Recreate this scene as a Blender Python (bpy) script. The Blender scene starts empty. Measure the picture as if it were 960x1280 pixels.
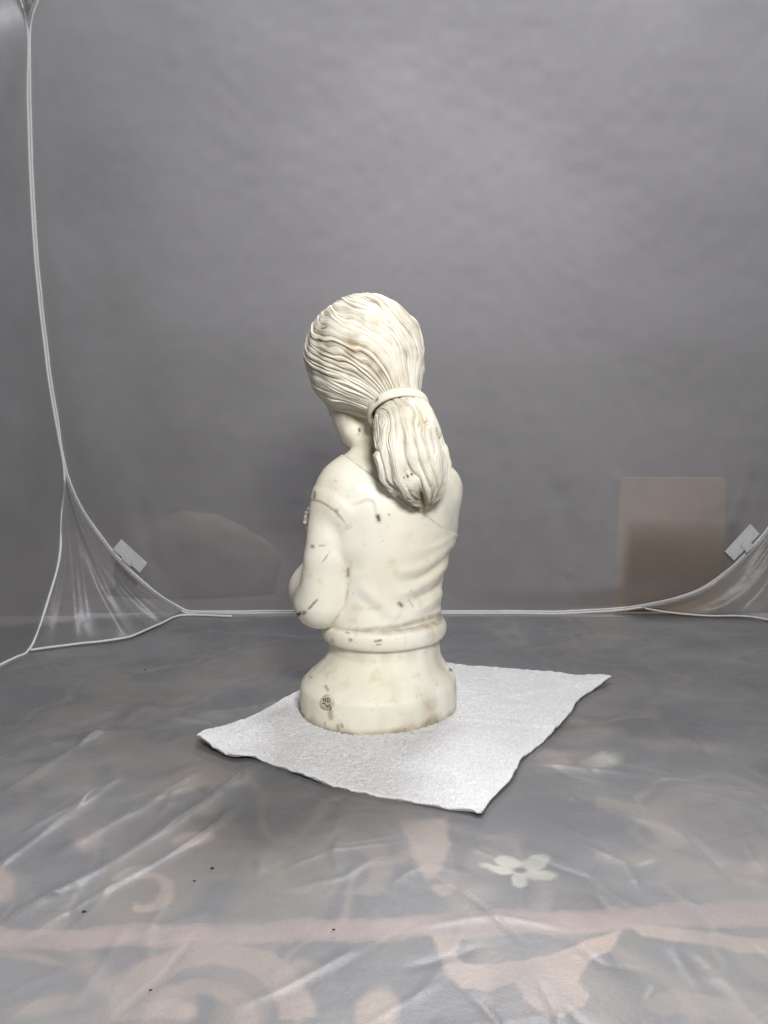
import bpy, math
import numpy as np
from mathutils import Vector

# ------------------------------------------------------------------ camera
F_PX, PITCH, CAM_H = 1024.0, math.radians(6.68), 0.42      # photo is 960 x 1280
scene = bpy.context.scene
cam_d = bpy.data.cameras.new('camera')
cam = bpy.data.objects.new('camera', cam_d)
scene.collection.objects.link(cam)
cam_d.sensor_fit = 'VERTICAL'; cam_d.sensor_height = 36.0
cam_d.lens = 36.0 * F_PX / 1280.0
cam_d.clip_start = 0.02; cam_d.clip_end = 60
cam.location = (0, 0, CAM_H)
cam.rotation_euler = (math.pi / 2 - PITCH, 0, 0)
scene.camera = cam
# ------------------------------------------------------------------ light
world = bpy.data.worlds.new('World'); scene.world = world; world.use_nodes = True
world.node_tree.nodes['Background'].inputs[0].default_value = (0.93, 0.96, 1.0, 1)
world.node_tree.nodes['Background'].inputs[1].default_value = 0.035


def area(name, loc, target, size, power, col=(1, 1, 1), size_y=None, spread=math.pi):
    d = bpy.data.lights.new(name, 'AREA'); d.energy = power; d.color = col
    d.shape = 'RECTANGLE'; d.size = size; d.size_y = size_y or size; d.spread = spread
    o = bpy.data.objects.new(name, d); scene.collection.objects.link(o)
    o.location = loc
    o.rotation_euler = (Vector(target) - Vector(loc)).to_track_quat('-Z', 'Y').to_euler()
    return o


area('key_light', (0.20, -0.05, 1.0), (0.05, 1.25, 0.55), 0.26, 21.5, (1.0, 0.985, 0.955), 0.26)  # unseen key light low above the camera, placed for the floor's falloff
area('back_light_behind_tent', (0.30, 2.45, 2.45), (0.25, 1.75, 1.0), 0.5, 125, (0.95, 0.94, 1.0))  # unseen light added behind the tent so the wall brightens towards its top
scene.view_settings.view_transform = 'Standard'
scene.view_settings.look = 'None'
scene.view_settings.gamma = 1.0
scene.view_settings.use_curve_mapping = False
scene.view_settings.exposure = 0.0
scene.cycles.max_bounces = 10
scene.cycles.transparent_max_bounces = 12
scene.cycles.use_denoising = True

# ------------------------------------------------------------------ helpers
rng = np.random.default_rng(11)
FW = np.array([0, math.cos(PITCH), -math.sin(PITCH)])
UP = np.array([0, math.sin(PITCH), math.cos(PITCH)])
EYE = np.array([0, 0, CAM_H])
YB = 1.160                                                   # distance of the bust
YW = 1.72                                                    # distance of the tent's back panel


def ray(u, v):
    return FW + np.array([(u - 480) / F_PX, 0, 0]) - (v - 640) / F_PX * UP


def P(u, v, y):                                              # point seen at u, v that stands at distance y
    d = ray(u, v); return EYE + d * (y / d[1])


def B(u, v, dy=0.0):
    return P(u, v, YB + dy)


def G(u, v, z=0.0):                                          # point of the ground
    d = ray(u, v); return EYE + d * ((z - CAM_H) / d[2])


def SX(u, v, x):                                             # point on the plane of a side panel
    d = ray(u, v); return EYE + d * (x / d[0])


def pxr(r, dy=0.0):
    return r * (YB + dy) / F_PX * 1.01


def to_px(co):
    q = co - EYE; w = q @ FW
    return np.stack([480 + F_PX * q[:, 0] / w, 640 - F_PX * (q @ UP) / w], -1)


def sstep(a, b, x):
    t = np.clip((x - a) / (b - a), 0, 1); return t * t * (3 - 2 * t)


def smooth_line(pts, n):
    """Catmull-Rom through pts, n samples evenly spaced by length"""
    p = np.asarray(pts, float)
    q = np.vstack([2 * p[0] - p[1], p, 2 * p[-1] - p[-2]])
    out = []
    for i in range(len(p) - 1):
        t = np.linspace(0, 1, 24, endpoint=False)[:, None]
        a, b, c, d = q[i], q[i + 1], q[i + 2], q[i + 3]
        out.append(.5 * (2 * b + (c - a) * t + (2 * a - 5 * b + 4 * c - d) * t ** 2 + (3 * b - a - 3 * c + d) * t ** 3))
    out = np.vstack(out + [p[-1:]])
    s = np.r_[0, np.cumsum(np.linalg.norm(np.diff(out, axis=0), axis=1))]
    k = np.linspace(0, s[-1], n)
    return np.stack([np.interp(k, s, out[:, j]) for j in range(p.shape[1])], -1)


def line_dist(q, pts):
    """distance of 2D points q to a polyline, signed side and position along it"""
    pts = np.asarray(pts, float)
    best = np.full(len(q), 1e9); side = np.zeros(len(q)); pos = np.zeros(len(q)); L = len(pts) - 1
    for i in range(L):
        a, b = pts[i], pts[i + 1]; ab = b - a
        t = np.clip(((q - a) @ ab) / (ab @ ab), 0, 1)
        d = np.linalg.norm(q - a - t[:, None] * ab, axis=1)
        m = d < best
        best[m] = d[m]; pos[m] = (i + t[m]) / L
        cr = ab[0] * (q[:, 1] - a[1]) - ab[1] * (q[:, 0] - a[0])
        side[m] = np.sign(cr[m])
    return best, side, pos


def vnoise(p, seed=0):
    """smooth value noise of 2D or 3D points, -1..1"""
    p = np.asarray(p, float); i = np.floor(p).astype(np.int64); f = p - i; f = f * f * (3 - 2 * f)
    dim = p.shape[1]; out = np.zeros(len(p))
    for c in range(2 ** dim):
        o = np.array([(c >> k) & 1 for k in range(dim)])
        j = i + o
        h = j[:, 0] * 374761393 + j[:, 1] * 668265263 + seed * 1442695041
        if dim > 2: h = h + j[:, 2] * 2147483647
        h = (h ^ (h >> 13)) * 1274126177 & 0xffffffff
        h = (h ^ (h >> 16)) & 0xffff
        w = np.prod(np.where(o, f, 1 - f), axis=1)
        out += w * (h / 32767.5 - 1)
    return out


def mesh_obj(name, co, faces, mat, parent=None, attrs=None, smooth=True):
    me = bpy.data.meshes.new(name)
    co = np.asarray(co, np.float32)
    if isinstance(faces, np.ndarray):
        n, k = faces.shape
        me.vertices.add(len(co)); me.vertices.foreach_set('co', co.ravel())
        me.loops.add(n * k); me.loops.foreach_set('vertex_index', faces.ravel().astype(np.int32))
        me.polygons.add(n)
        me.polygons.foreach_set('loop_start', np.arange(0, n * k, k, dtype=np.int32))
        me.polygons.foreach_set('loop_total', np.full(n, k, np.int32))
        me.update(calc_edges=True)
    else:
        me.from_pydata(co.tolist(), [], [list(map(int, f)) for f in faces]); me.update()
    me.polygons.foreach_set('use_smooth', np.full(len(me.polygons), smooth))
    for an, val in (attrs or {}).items():
        val = np.asarray(val, np.float32)
        if val.ndim == 1:
            me.attributes.new(an, 'FLOAT', 'POINT').data.foreach_set('value', val)
        else:
            c4 = np.ones((len(val), 4), np.float32); c4[:, :3] = val
            me.attributes.new(an, 'FLOAT_COLOR', 'POINT').data.foreach_set('color', c4.ravel())
    me.materials.append(mat)
    o = bpy.data.objects.new(name, me); scene.collection.objects.link(o)
    if parent is not None: o.parent = parent
    return o


def grid_faces(nu, nv, wrap_u=False):
    i = np.arange(nu if wrap_u else nu - 1); j = np.arange(nv - 1)
    I, J = np.meshgrid(i, j, indexing='ij'); I2 = (I + 1) % nu
    return np.stack([I * nv + J, I2 * nv + J, I2 * nv + J + 1, I * nv + J + 1], -1).reshape(-1, 4)


def normals(co, faces):
    a, b, c = co[faces[:, 0]], co[faces[:, 1]], co[faces[:, 2]]
    n = np.cross(b - a, c - a)
    if faces.shape[1] == 4:
        n = n + np.cross(c - a, co[faces[:, 3]] - a)
    out = np.zeros_like(co)
    for k in range(faces.shape[1]):
        np.add.at(out, faces[:, k], n)
    return out / (np.linalg.norm(out, axis=1, keepdims=True) + 1e-12)


def empty(name, label, cat, loc=(0, 0, 0), group=None):
    o = bpy.data.objects.new(name, None); scene.collection.objects.link(o)
    o.location = loc; o['label'] = label; o['category'] = cat; o.empty_display_size = 0.05
    if group: o['group'] = group
    return o


def tag(o, label=None, cat=None, group=None, kind=None):
    for k, v in (('label', label), ('category', cat), ('group', group), ('kind', kind)):
        if v: o[k] = v
    return o


def under(o, parent):
    """parent o keeping its place (parents are only moved, never turned)"""
    o.parent = parent; o.location = -Vector(parent.location); return o


def sweep(name, path, rx, ry, mat, side_dir, parent=None, seg=10, closed=False):
    """tube along path; rx along side_dir, ry across it"""
    path = np.asarray(path); n = len(path)
    tan = np.gradient(path, axis=0)
    if closed: tan = np.roll(path, -1, 0) - np.roll(path, 1, 0)
    tan /= np.linalg.norm(tan, axis=1, keepdims=True) + 1e-12
    s = np.broadcast_to(np.asarray(side_dir, float), path.shape)
    s = s - (s * tan).sum(1, keepdims=True) * tan
    s /= np.linalg.norm(s, axis=1, keepdims=True) + 1e-12
    w = np.cross(tan, s)
    t = np.linspace(0, 2 * np.pi, seg, endpoint=False)
    rx = np.broadcast_to(rx, n)[:, None, None]; ry = np.broadcast_to(ry, n)[:, None, None]
    co = path[:, None] + rx * np.cos(t)[None, :, None] * s[:, None] + ry * np.sin(t)[None, :, None] * w[:, None]
    i = np.arange(n if closed else n - 1); j = np.arange(seg)
    I, J = np.meshgrid(i, j, indexing='ij'); I2 = (I + 1) % n; J2 = (J + 1) % seg
    f = np.stack([I * seg + J, I * seg + J2, I2 * seg + J2, I2 * seg + J], -1).reshape(-1, 4)
    return mesh_obj(name, co.reshape(-1, 3), f, mat, parent)


# ------------------------------------------------------------------ materials
class NT:
    def __init__(self, name):
        self.m = bpy.data.materials.new(name); self.m.use_nodes = True
        self.t = self.m.node_tree; self.t.nodes.clear()
        self.out = self.n('ShaderNodeOutputMaterial')

    def n(self, typ, **kw):
        x = self.t.nodes.new(typ)
        for k, v in kw.items(): setattr(x, k, v)
        return x

    def l(self, a, b): self.t.links.new(a, b)

    def setv(self, node, **kw):
        for k, v in kw.items():
            node.inputs[k.replace('_', ' ')].default_value = v
        return node

    def noise(self, scale, detail=4, rough=.55, vec=None, dist=0.0):
        x = self.n('ShaderNodeTexNoise'); x.inputs['Scale'].default_value = scale
        x.inputs['Detail'].default_value = detail; x.inputs['Roughness'].default_value = rough
        x.inputs['Distortion'].default_value = dist
        if vec is None:
            if not hasattr(self, 'tc'): self.tc = self.n('ShaderNodeTexCoord')
            vec = self.tc.outputs['Object']
        self.l(vec, x.inputs['Vector']); return x.outputs['Fac']

    def ramp(self, fac, a, b, lo=0.0, hi=1.0):
        x = self.n('ShaderNodeMapRange'); x.interpolation_type = 'SMOOTHSTEP'
        x.inputs['From Min'].default_value = a; x.inputs['From Max'].default_value = b
        x.inputs['To Min'].default_value = lo; x.inputs['To Max'].default_value = hi
        self.l(fac, x.inputs['Value']); return x.outputs['Result']

    def mix(self, fac, a, b, blend='MIX'):
        x = self.n('ShaderNodeMix', data_type='RGBA', blend_type=blend)
        for s, v in ((x.inputs[0], fac), (x.inputs[6], a), (x.inputs[7], b)):
            if isinstance(v, (int, float)): s.default_value = v
            elif isinstance(v, tuple): s.default_value = (*v, 1)
            else: self.l(v, s)
        return x.outputs[2]

    def math(self, op, a, b=0.0):
        x = self.n('ShaderNodeMath', operation=op)
        for s, v in ((x.inputs[0], a), (x.inputs[1], b)):
            if isinstance(v, (int, float)): s.default_value = v
            else: self.l(v, s)
        return x.outputs[0]

    def attr(self, name, out='Fac'):
        x = self.n('ShaderNodeAttribute'); x.attribute_name = name; return x.outputs[out]

    def bump(self, height, strength, dist=.001, prev=None):
        x = self.n('ShaderNodeBump'); x.inputs['Strength'].default_value = strength
        x.inputs['Distance'].default_value = dist; self.l(height, x.inputs['Height'])
        if prev is not None: self.l(prev, x.inputs['Normal'])
        return x.outputs['Normal']

    def principled(self, col=None, rough=.5, normal=None, **kw):
        b = self.n('ShaderNodeBsdfPrincipled')
        if isinstance(col, tuple): b.inputs['Base Color'].default_value = (*col, 1)
        elif col is not None: self.l(col, b.inputs['Base Color'])
        if isinstance(rough, (int, float)): b.inputs['Roughness'].default_value = rough
        else: self.l(rough, b.inputs['Roughness'])
        if normal is not None: self.l(normal, b.inputs['Normal'])
        for k, v in kw.items(): b.inputs[k].default_value = v
        return b.outputs[0]

    def done(self, shader):
        self.l(shader, self.out.inputs['Surface']); return self.m


def marble():
    t = NT('aged_cream_marble')
    big = t.noise(9, 5, .6); mid = t.noise(38, 5, .6, dist=.4); fine = t.noise(420, 3)
    c = t.mix(t.ramp(big, .35, .7), (.83, .815, .725), (.79, .745, .61))
    c = t.mix(t.ramp(mid, .53, .72, 0, .7), c, (.68, .60, .43))
    st = t.attr('stain_shade')  # brown dirt, with shade painted in at neckline, hairline and face
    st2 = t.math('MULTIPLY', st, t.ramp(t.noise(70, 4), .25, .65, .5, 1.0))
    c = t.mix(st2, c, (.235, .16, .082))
    c = t.mix(t.attr('mark'), c, (.022, .018, .012))
    spk = t.ramp(t.noise(150, 2), .735, .77)
    c = t.mix(t.math('MULTIPLY', spk, .55), c, (.20, .14, .07))
    nrm = t.bump(fine, .12, .0006, t.bump(mid, .12, .002))
    r = t.ramp(big, .3, .7, .42, .6)
    return t.done(t.principled(c, r, nrm, **{'Subsurface Weight': .05, 'Subsurface Scale': .004,
                                             'Subsurface Radius': (1, .8, .5), 'Specular IOR Level': .4}))


def sheet_mat(name, base, transp, transl, gloss_rough, bump_scale, bump_str, gloss=.06, crease=0.0):
    """thin translucent film or coated cloth: some light is scattered back, some comes through"""
    t = NT(name)
    n1 = t.noise(bump_scale, 5, .6); n2 = t.noise(bump_scale * 7, 3, .6); n0 = t.noise(3.0, 3)
    col = t.mix(t.ramp(n0, .3, .7), base, tuple(x * .93 for x in base))
    col = t.mix(t.ramp(n1, .35, .7, 0, .12), col, tuple(min(1, x * 1.25) for x in base))
    nrm = t.bump(n2, bump_str * .6, .001, t.bump(n1, bump_str, .004))
    d = t.n('ShaderNodeBsdfDiffuse'); t.l(col, d.inputs[0]); t.l(nrm, d.inputs['Normal'])
    tl = t.n('ShaderNodeBsdfTranslucent'); t.l(col, tl.inputs[0])
    tr = t.n('ShaderNodeBsdfTransparent'); tr.inputs[0].default_value = (.97, .97, .97, 1)
    g = t.n('ShaderNodeBsdfGlossy'); g.inputs['Roughness'].default_value = gloss_rough
    g.inputs[0].default_value = (.9, .9, .92, 1); t.l(nrm, g.inputs['Normal'])

    def ms(f, a, b):
        x = t.n('ShaderNodeMixShader')
        if isinstance(f, (int, float)): x.inputs[0].default_value = f
        else: t.l(f, x.inputs[0])
        t.l(a, x.inputs[1]); t.l(b, x.inputs[2]); return x.outputs[0]
    s = ms(transl, d.outputs[0], tl.outputs[0])
    if crease:
        hz = t.ramp(t.noise(4.5, 4, .6), .3, .72, transp + crease * .4, transp - crease * .6)
        transp = hz
    s = ms(transp, s, tr.outputs[0])
    fr = t.n('ShaderNodeFresnel'); fr.inputs[0].default_value = 1.45; t.l(nrm, fr.inputs['Normal'])
    s = ms(t.math('MULTIPLY', fr.outputs[0], gloss), s, g.outputs[0])
    return t.done(s)


def towel_mat():
    t = NT('white_terry_cotton')
    n1 = t.noise(420, 3, .7); n2 = t.noise(130, 4, .65); n3 = t.noise(14, 4)
    c = t.mix(t.ramp(n1, .3, .7), (.58, .58, .59), (.80, .80, .81))
    c = t.mix(t.ramp(n3, .4, .75, 0, .3), c, (.54, .54, .56))
    nrm = t.bump(n1, .7, .0016, t.bump(n2, .6, .003))
    return t.done(t.principled(c, .95, nrm, **{'Sheen Weight': .25, 'Specular IOR Level': .1}))


def plain(name, col, rough=.6, scale=60, var=.15, bump=.2):
    t = NT(name); n = t.noise(scale, 4)
    c = t.mix(t.ramp(n, .3, .7), col, tuple(x * (1 - var) for x in col))
    return t.done(t.principled(c, rough, t.bump(n, bump, .001)))


def carpet_mat():
    t = NT('patterned_wool_carpet')
    n = t.noise(900, 2); n2 = t.noise(6, 3)
    c = t.mix(t.ramp(n, .3, .7, 0, .3), t.attr('pattern', 'Color'), (.10, .10, .11))
    c = t.mix(t.ramp(n2, .35, .7, 0, .25), c, (.22, .21, .20))
    return t.done(t.principled(c, .95, t.bump(n, .8, .003), **{'Specular IOR Level': .1}))


M_MARBLE = marble()
M_WALL = sheet_mat('grey_translucent_tent_cloth', (.265, .262, .264), .25, .50, .5, 55, .035, .30)
M_GUSS = sheet_mat('clear_grey_plastic_film', (.36, .36, .36), .50, .35, .36, 40, .35, .8, .2)
M_FILM = sheet_mat('hazy_plastic_floor_film', (.54, .535, .54), .72, .25, .38, 26, .24, .55, .16)
M_BIND = plain('white_edge_binding', (.72, .72, .72), .55, 300, .15, .3)
M_TAPE = plain('grey_duct_tape', (.60, .60, .63), .38, 120, .12, .25)
M_TOWEL = towel_mat()
M_HEM = plain('white_cotton_hem', (.78, .77, .77), .9, 500, .2, .6)
M_CARPET = carpet_mat()
M_CARD = plain('brown_cardboard', (.62, .41, .22), .8, 30, .12, .1)
M_CARDTAPE = plain('tan_packing_tape', (.46, .33, .20), .35, 40, .1, .05)
M_BAG = plain('russet_canvas', (.115, .072, .055), .9, 220, .3, .5)
M_ROOM = plain('painted_room_wall', (.16, .155, .15), .8, 12, .08, .1)
M_GROUND = plain('dark_brown_room_carpet', (.055, .045, .04), .95, 200, .3, .4)
M_CRUMB = plain('dark_grit', (.035, .03, .028), .8, 400, .4, .5)
M_INK = plain('brown_stamp_incision', (.12, .085, .045), .7, 300, .3, .3)

# ------------------------------------------------------------------ setting: carpet, floor film, room
X0, X1, Y0, Y1 = -1.25, 1.35, -0.15, 1.726
gx = np.r_[np.arange(X0, -.72, .012), np.arange(-.72, .95, .0026), np.arange(.95, X1, .012)]
gy = np.r_[np.arange(Y0, .45, .02), np.arange(.45, 1.0, .0021), np.arange(1.0, 1.45, .0042), np.arange(1.45, Y1, .008)]
GX, GY = np.meshgrid(gx, gy, indexing='ij')
allp = np.stack([GX.ravel(), GY.ravel(), np.zeros(GX.size)], -1)
auv = to_px(np.where(allp[:, 1:2] > .35, allp, allp * [1, 0, 1] + [0, .35, 0]))
vis = (auv[:, 0] > -80) & (auv[:, 0] < 1040) & (allp[:, 1] > .4)     # motifs are laid out where the carpet is in view
pts = allp[vis]
uv = to_px(np.where(pts[:, 1:2] > .35, pts, pts * [1, 0, 1] + [0, .35, 0]))
wob = np.stack([vnoise(pts[:, :2] * 28, 5), vnoise(pts[:, :2] * 28, 6)], -1) * 4.2 + np.stack([vnoise(pts[:, :2] * 90, 7), vnoise(pts[:, :2] * 90, 8)], -1) * 2.2
uvw = uv + wob
BASE = np.array([.125, .127, .134]); PEACH = np.array([.70, .53, .41]); PINK = np.array([.60, .44, .385])
TAN = np.array([.38, .315, .24]); CREAM = np.array([.95, .95, .80])
col = np.tile(BASE, (len(pts), 1))
soft = 1.2 + 1.3 * (vnoise(pts[:, :2] * 9, 9) + 1)


def poly_sd(q, poly):
    poly = np.asarray(poly, float); n = len(poly)
    best = np.full(len(q), 1e9); inside = np.zeros(len(q), bool)
    for i in range(n):
        a, b = poly[i], poly[(i + 1) % n]; ab = b - a
        t = np.clip(((q - a) @ ab) / (ab @ ab + 1e-9), 0, 1)
        best = np.minimum(best, np.linalg.norm(q - a - t[:, None] * ab, axis=1))
        c = ((a[1] > q[:, 1]) != (b[1] > q[:, 1])) & (q[:, 0] < (b[0] - a[0]) * (q[:, 1] - a[1]) / (b[1] - a[1] + 1e-9) + a[0])
        inside ^= c
    return np.where(inside, -best, best)


FADE = np.clip(.80 + .32 * vnoise(pts[:, :2] * 11, 14) + .22 * vnoise(pts[:, :2] * 45, 15), .2, 1)


def lay(sd, c, op=1.0, sf=None):
    global col
    s = soft if sf is None else sf
    w = (op * sstep(1, -1, sd / s) * FADE)[:, None]
    col = col * (1 - w) + c * w


def ell(cx, cy, rx, ry, rot=0.0):
    a = math.radians(rot); d = uvw - [cx, cy]
    x = d[:, 0] * math.cos(a) + d[:, 1] * math.sin(a); y = -d[:, 0] * math.sin(a) + d[:, 1] * math.cos(a)
    return (np.sqrt((x / rx) ** 2 + (y / ry) ** 2) - 1) * min(rx, ry)


# faint woven scrolls of the field, then the motifs that show through the film
scr = vnoise(pts[:, :2] * [9, 7], 21) + .5 * vnoise(pts[:, :2] * 20, 22)
lay(np.abs(scr) * 40 - 4.0, TAN * 1.2, .6, 3.0)
lay((.40 - scr) * 40, TAN, .60, 5.0)
sc2 = vnoise(pts[:, :2] * [6, 5] + 40, 23) + .4 * vnoise(pts[:, :2] * 17, 24)
lay(np.abs(np.abs(sc2) - .4) * 40 - 3.2, np.array([.24, .25, .20]), .6, 3.0)
lay((.55 - sc2) * 40, np.array([.07, .075, .095]), .6, 5.0)
band = np.interp(uvw[:, 0], [-300, 0, 200, 480, 700, 960, 1300], [1184, 1168, 1160, 1152, 1143, 1133, 1118])
lay(np.abs(uvw[:, 1] - band) - 11.5, PINK, .95, 3.0)
lay(np.abs(np.abs(uvw[:, 1] - band) - 13) - 1.2, PEACH, .5, 2.0)
lay(poly_sd(uvw, [(500, 1018), (562, 1012), (566, 1045), (548, 1086), (534, 1090), (514, 1058)]), PEACH, .75, 5.0)
lay(ell(556, 1103, 15, 8), PEACH, .6)
lay(poly_sd(uvw, [(536, 1160), (575, 1158), (574, 1174), (568, 1182), (578, 1192), (602, 1195), (650, 1190), (700, 1178),
                  (745, 1160), (778, 1154), (768, 1172), (742, 1188), (726, 1204), (721, 1214), (735, 1232), (729, 1244),
                  (716, 1247), (702, 1257), (680, 1256), (656, 1242), (648, 1222), (610, 1226), (577, 1222), (555, 1206)]), PEACH, .95)
lay(poly_sd(uvw, [(790, 1150), (850, 1152), (905, 1158), (1000, 1166), (1060, 1190), (960, 1180), (900, 1173), (850, 1170), (800, 1164)]), PEACH, .9)
d1 = np.abs(ell(265, 1255, 105, 70)) - 15
lay(np.where(uvw[:, 1] < 1262, d1, 50), np.array([.52, .40, .31]), .85, 3.0)
lay(np.abs(ell(250, 1262, 60, 36)) - 9, np.array([.48, .37, .29]), .75, 3.5)
lay(ell(240, 1043, 28, 9, -3), PEACH, .85)
lay(np.where(uvw[:, 1] < 1110, np.abs(ell(410, 1075, 70, 42)) - 8, 50), TAN * 1.15, .55, 4.0)
lay(poly_sd(uvw, [(120, 1225), (150, 1205), (178, 1190), (185, 1202), (160, 1228), (140, 1240)]), TAN * 1.3, .6, 4.0)
lay(np.where(uvw[:, 0] > 745, np.abs(ell(750, 1030, 90, 34, 10)) - 7, 50), TAN * 1.2, .6, 4.0)
lay(poly_sd(uvw, [(800, 1245), (840, 1228), (900, 1236), (960, 1262), (940, 1285), (880, 1262), (830, 1262)]), TAN * 1.25, .6, 4.0)
lay(poly_sd(uvw, [(340, 1212), (375, 1190), (400, 1196), (392, 1215), (368, 1236), (350, 1238)]), TAN * 1.4, .6, 4.0)
lay(ell(60, 1245, 46, 12, -12), PEACH, .5, 5.0)
lay(np.where(uvw[:, 0] > 165, np.abs(ell(172, 1108, 36, 20)) - 5, 50), PEACH, .8)
lay(poly_sd(uvw, [(165, 985), (212, 962), (240, 950), (292, 962), (304, 975), (272, 984), (258, 974), (236, 984), (200, 988)]), TAN * 1.35, .75, 5.0)
lay(poly_sd(uvw, [(90, 1040), (120, 1025), (135, 1045), (105, 1060)]), PEACH, .5, 6.0)
lay(ell(165, 1082, 22, 8, -20), CREAM * .8, .65)
lay(ell(-2, 1098, 20, 24), PEACH, .9, 6.0)
lay(ell(212, 1252, 32, 14, 8), PEACH, .8, 4.0)
lay(ell(470, 1258, 26, 34, 25), PEACH, .75, 5.0)
lay(ell(545, 1290, 60, 12), PEACH, .6, 6.0)
lay(ell(690, 941, 24, 9, 8), PEACH, .85)
lay(ell(735, 913, 36, 8, -4), TAN * 1.5, .7, 5.0)
lay(ell(850, 925, 60, 6, 4), TAN * 1.4, .6, 5.0)
lay(ell(752, 943, 17, 7), CREAM, .9, 5.0)
lay(ell(860, 1082, 36, 15), TAN * 1.3, .6, 6.0)
lay(ell(808, 1066, 9, 2.2, -12), CREAM, .9, 2.0)
lay(ell(945, 1078, 16, 9), PINK, .8, 5.0)
lay(ell(810, 1232, 9, 3.5, -50), CREAM * .8, .5, 3.0)
lay(ell(90, 1010, 30, 7, -30), TAN * 1.3, .6, 4.0)
lay(ell(80, 955, 60, 6, -14), TAN * 1.2, .5, 5.0)
lay(ell(40, 1190, 40, 5, 6), PEACH, .5, 4.0)
for (cx, cy, rx, ry, ro, op) in ((636, 1067, 15, 7, 8, 1), (668, 1068, 19, 8.5, -10, .72), (672, 1083, 21, 6.5, 4, .9), (650, 1093, 8.5, 10, 20, 1),
                                 (632, 1080, 17, 6.5, 6, 1), (615, 1075, 12, 3.2, 14, 1)):
    lay(ell(cx, cy, rx, ry, ro), CREAM, op, 1.6)
lay(ell(649, 1079, 6.0, 4.2), BASE * 1.2, 1, 1.4)
cz = -.0065 + .0005 * vnoise(allp[:, :2] * 60, 3)
acol = np.tile(TAN * .5 + BASE * .5, (len(allp), 1)); acol[vis] = col
tag(mesh_obj('carpet', np.stack([allp[:, 0], allp[:, 1], cz], -1), grid_faces(len(gx), len(gy)), M_CARPET, attrs={'pattern': acol}), kind='structure')

# floor film with its folds
fx0, fx1, fy0, fy1, st = -.655, .90, -.12, 1.722, .0028
gx = np.arange(fx0, fx1, st); gy = np.arange(fy0, fy1, st)
GX, GY = np.meshgrid(gx, gy, indexing='ij')
q = np.stack([GX.ravel(), GY.ravel()], -1)
h = .0016 * vnoise(q * 5, 31) + .0008 * vnoise(q * [14, 9], 32)


def ridge(line_px, width, height, step_=0.0):
    global h
    pl = smooth_line([G(*a)[:2] for a in line_px], 14)
    d, s, pos = line_dist(q, pl)
    fade = sstep(0, .15, pos) * sstep(1, .85, pos)
    d = d + width * .5 * vnoise(q * 30, 33)
    h += height * np.exp(-np.abs(d / width) ** 1.3) * fade * (.75 + .35 * vnoise(q * 12, 34)) * np.where(pl[:, 0].mean() < -.05, 1.7, .75)
    if step_: h += step_ * fade * np.where(s > 0, np.exp(-d / .05), 0)


for ln, w_, h_ in (
    ([(-20, 1008), (60, 958), (140, 908), (190, 880)], .006, .0035),
    ([(-30, 1168), (110, 1098), (250, 1008), (330, 952)], .007, .0042),
    ([(10, 1180), (140, 1110), (260, 1040), (300, 1000)], .004, .0028),
    ([(60, 1075), (170, 1015), (260, 960)], .009, .0035),
    ([(-20, 955), (140, 915), (300, 888), (390, 870)], .016, .0050),
    ([(-20, 1100), (60, 1040), (130, 985)], .005, .0030),
    ([(20, 1050), (100, 1005), (160, 968)], .004, .0026),
    ([(0, 930), (90, 905), (160, 880)], .010, .003),
    ([(655, 952), (800, 968), (980, 992)], .005, .0035),
    ([(640, 905), (780, 935), (970, 915)], .014, .003),
    ([(590, 770), (700, 790), (860, 800), (980, 790)], .02, .004),
    ([(230, 790), (420, 800), (600, 795)], .02, .003),
    ([(80, 1270), (130, 1200), (160, 1150)], .005, .0010),
    ([(500, 1270), (570, 1180), (590, 1090)], .006, .0015),
    ([(860, 1180), (920, 1240), (970, 1300)], .008, .003),
    ([(780, 1010), (890, 1060), (980, 1130)], .010, .002),
    ([(280, 1260), (350, 1235), (450, 1180)], .004, .0009),
):
    ridge(ln, w_, h_)
for k in range(620):                                        # small random creases
    c = np.array([rng.uniform(-.6, .85), rng.uniform(.3, 1.6)])
    a = rng.normal(.6 if c[0] < 0 else -.3, .9); L = rng.uniform(.03, .16)
    dv = np.array([math.cos(a), math.sin(a)]) * L / 2; bend = rng.normal(0, .012)
    pl = np.array([c - dv, c + np.array([-dv[1], dv[0]]) * bend / L * 2, c + dv])
    bb = (np.abs(q[:, 0] - c[0]) < L) & (np.abs(q[:, 1] - c[1]) < L)
    idx = np.nonzero(bb)[0]
    if not len(idx): continue
    d, s, pos = line_dist(q[idx], pl)
    h[idx] += rng.choice([-1, 1, 1]) * rng.uniform(.0003, .0013) * np.exp(-(d / rng.uniform(.0016, .0045)) ** 1.4) * sstep(0, .3, pos) * sstep(1, .7, pos)
# the film lies flat under the towel and the bust
tow = np.array([G(247, 930), G(602, 1020), G(762, 853), G(478, 822)])[:, :2]
ins = poly_sd(q, tow)
h *= sstep(-.04, .02, ins) * .75 + .25
h = np.maximum(h, -.004)
tag(mesh_obj('floor', np.stack([q[:, 0], q[:, 1], h], -1), grid_faces(len(gx), len(gy)), M_FILM), kind='structure')


def box(name, x0, x1, y0, y1, z0, z1, mat, parent=None):
    co = [(x, y, z) for x in (x0, x1) for y in (y0, y1) for z in (z0, z1)]
    fs = [(0, 1, 3, 2), (4, 6, 7, 5), (0, 4, 5, 1), (2, 3, 7, 6), (0, 2, 6, 4), (1, 5, 7, 3)]
    return mesh_obj(name, co, fs, mat, parent, smooth=False)


tag(box('ground', -3, 3, -2.5, 3.6, -.06, -.012, M_GROUND), kind='structure')
tag(box('wall_behind_tent', -3, 3, 3.4, 3.5, -.012, 2.6, M_ROOM), kind='structure')

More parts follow.
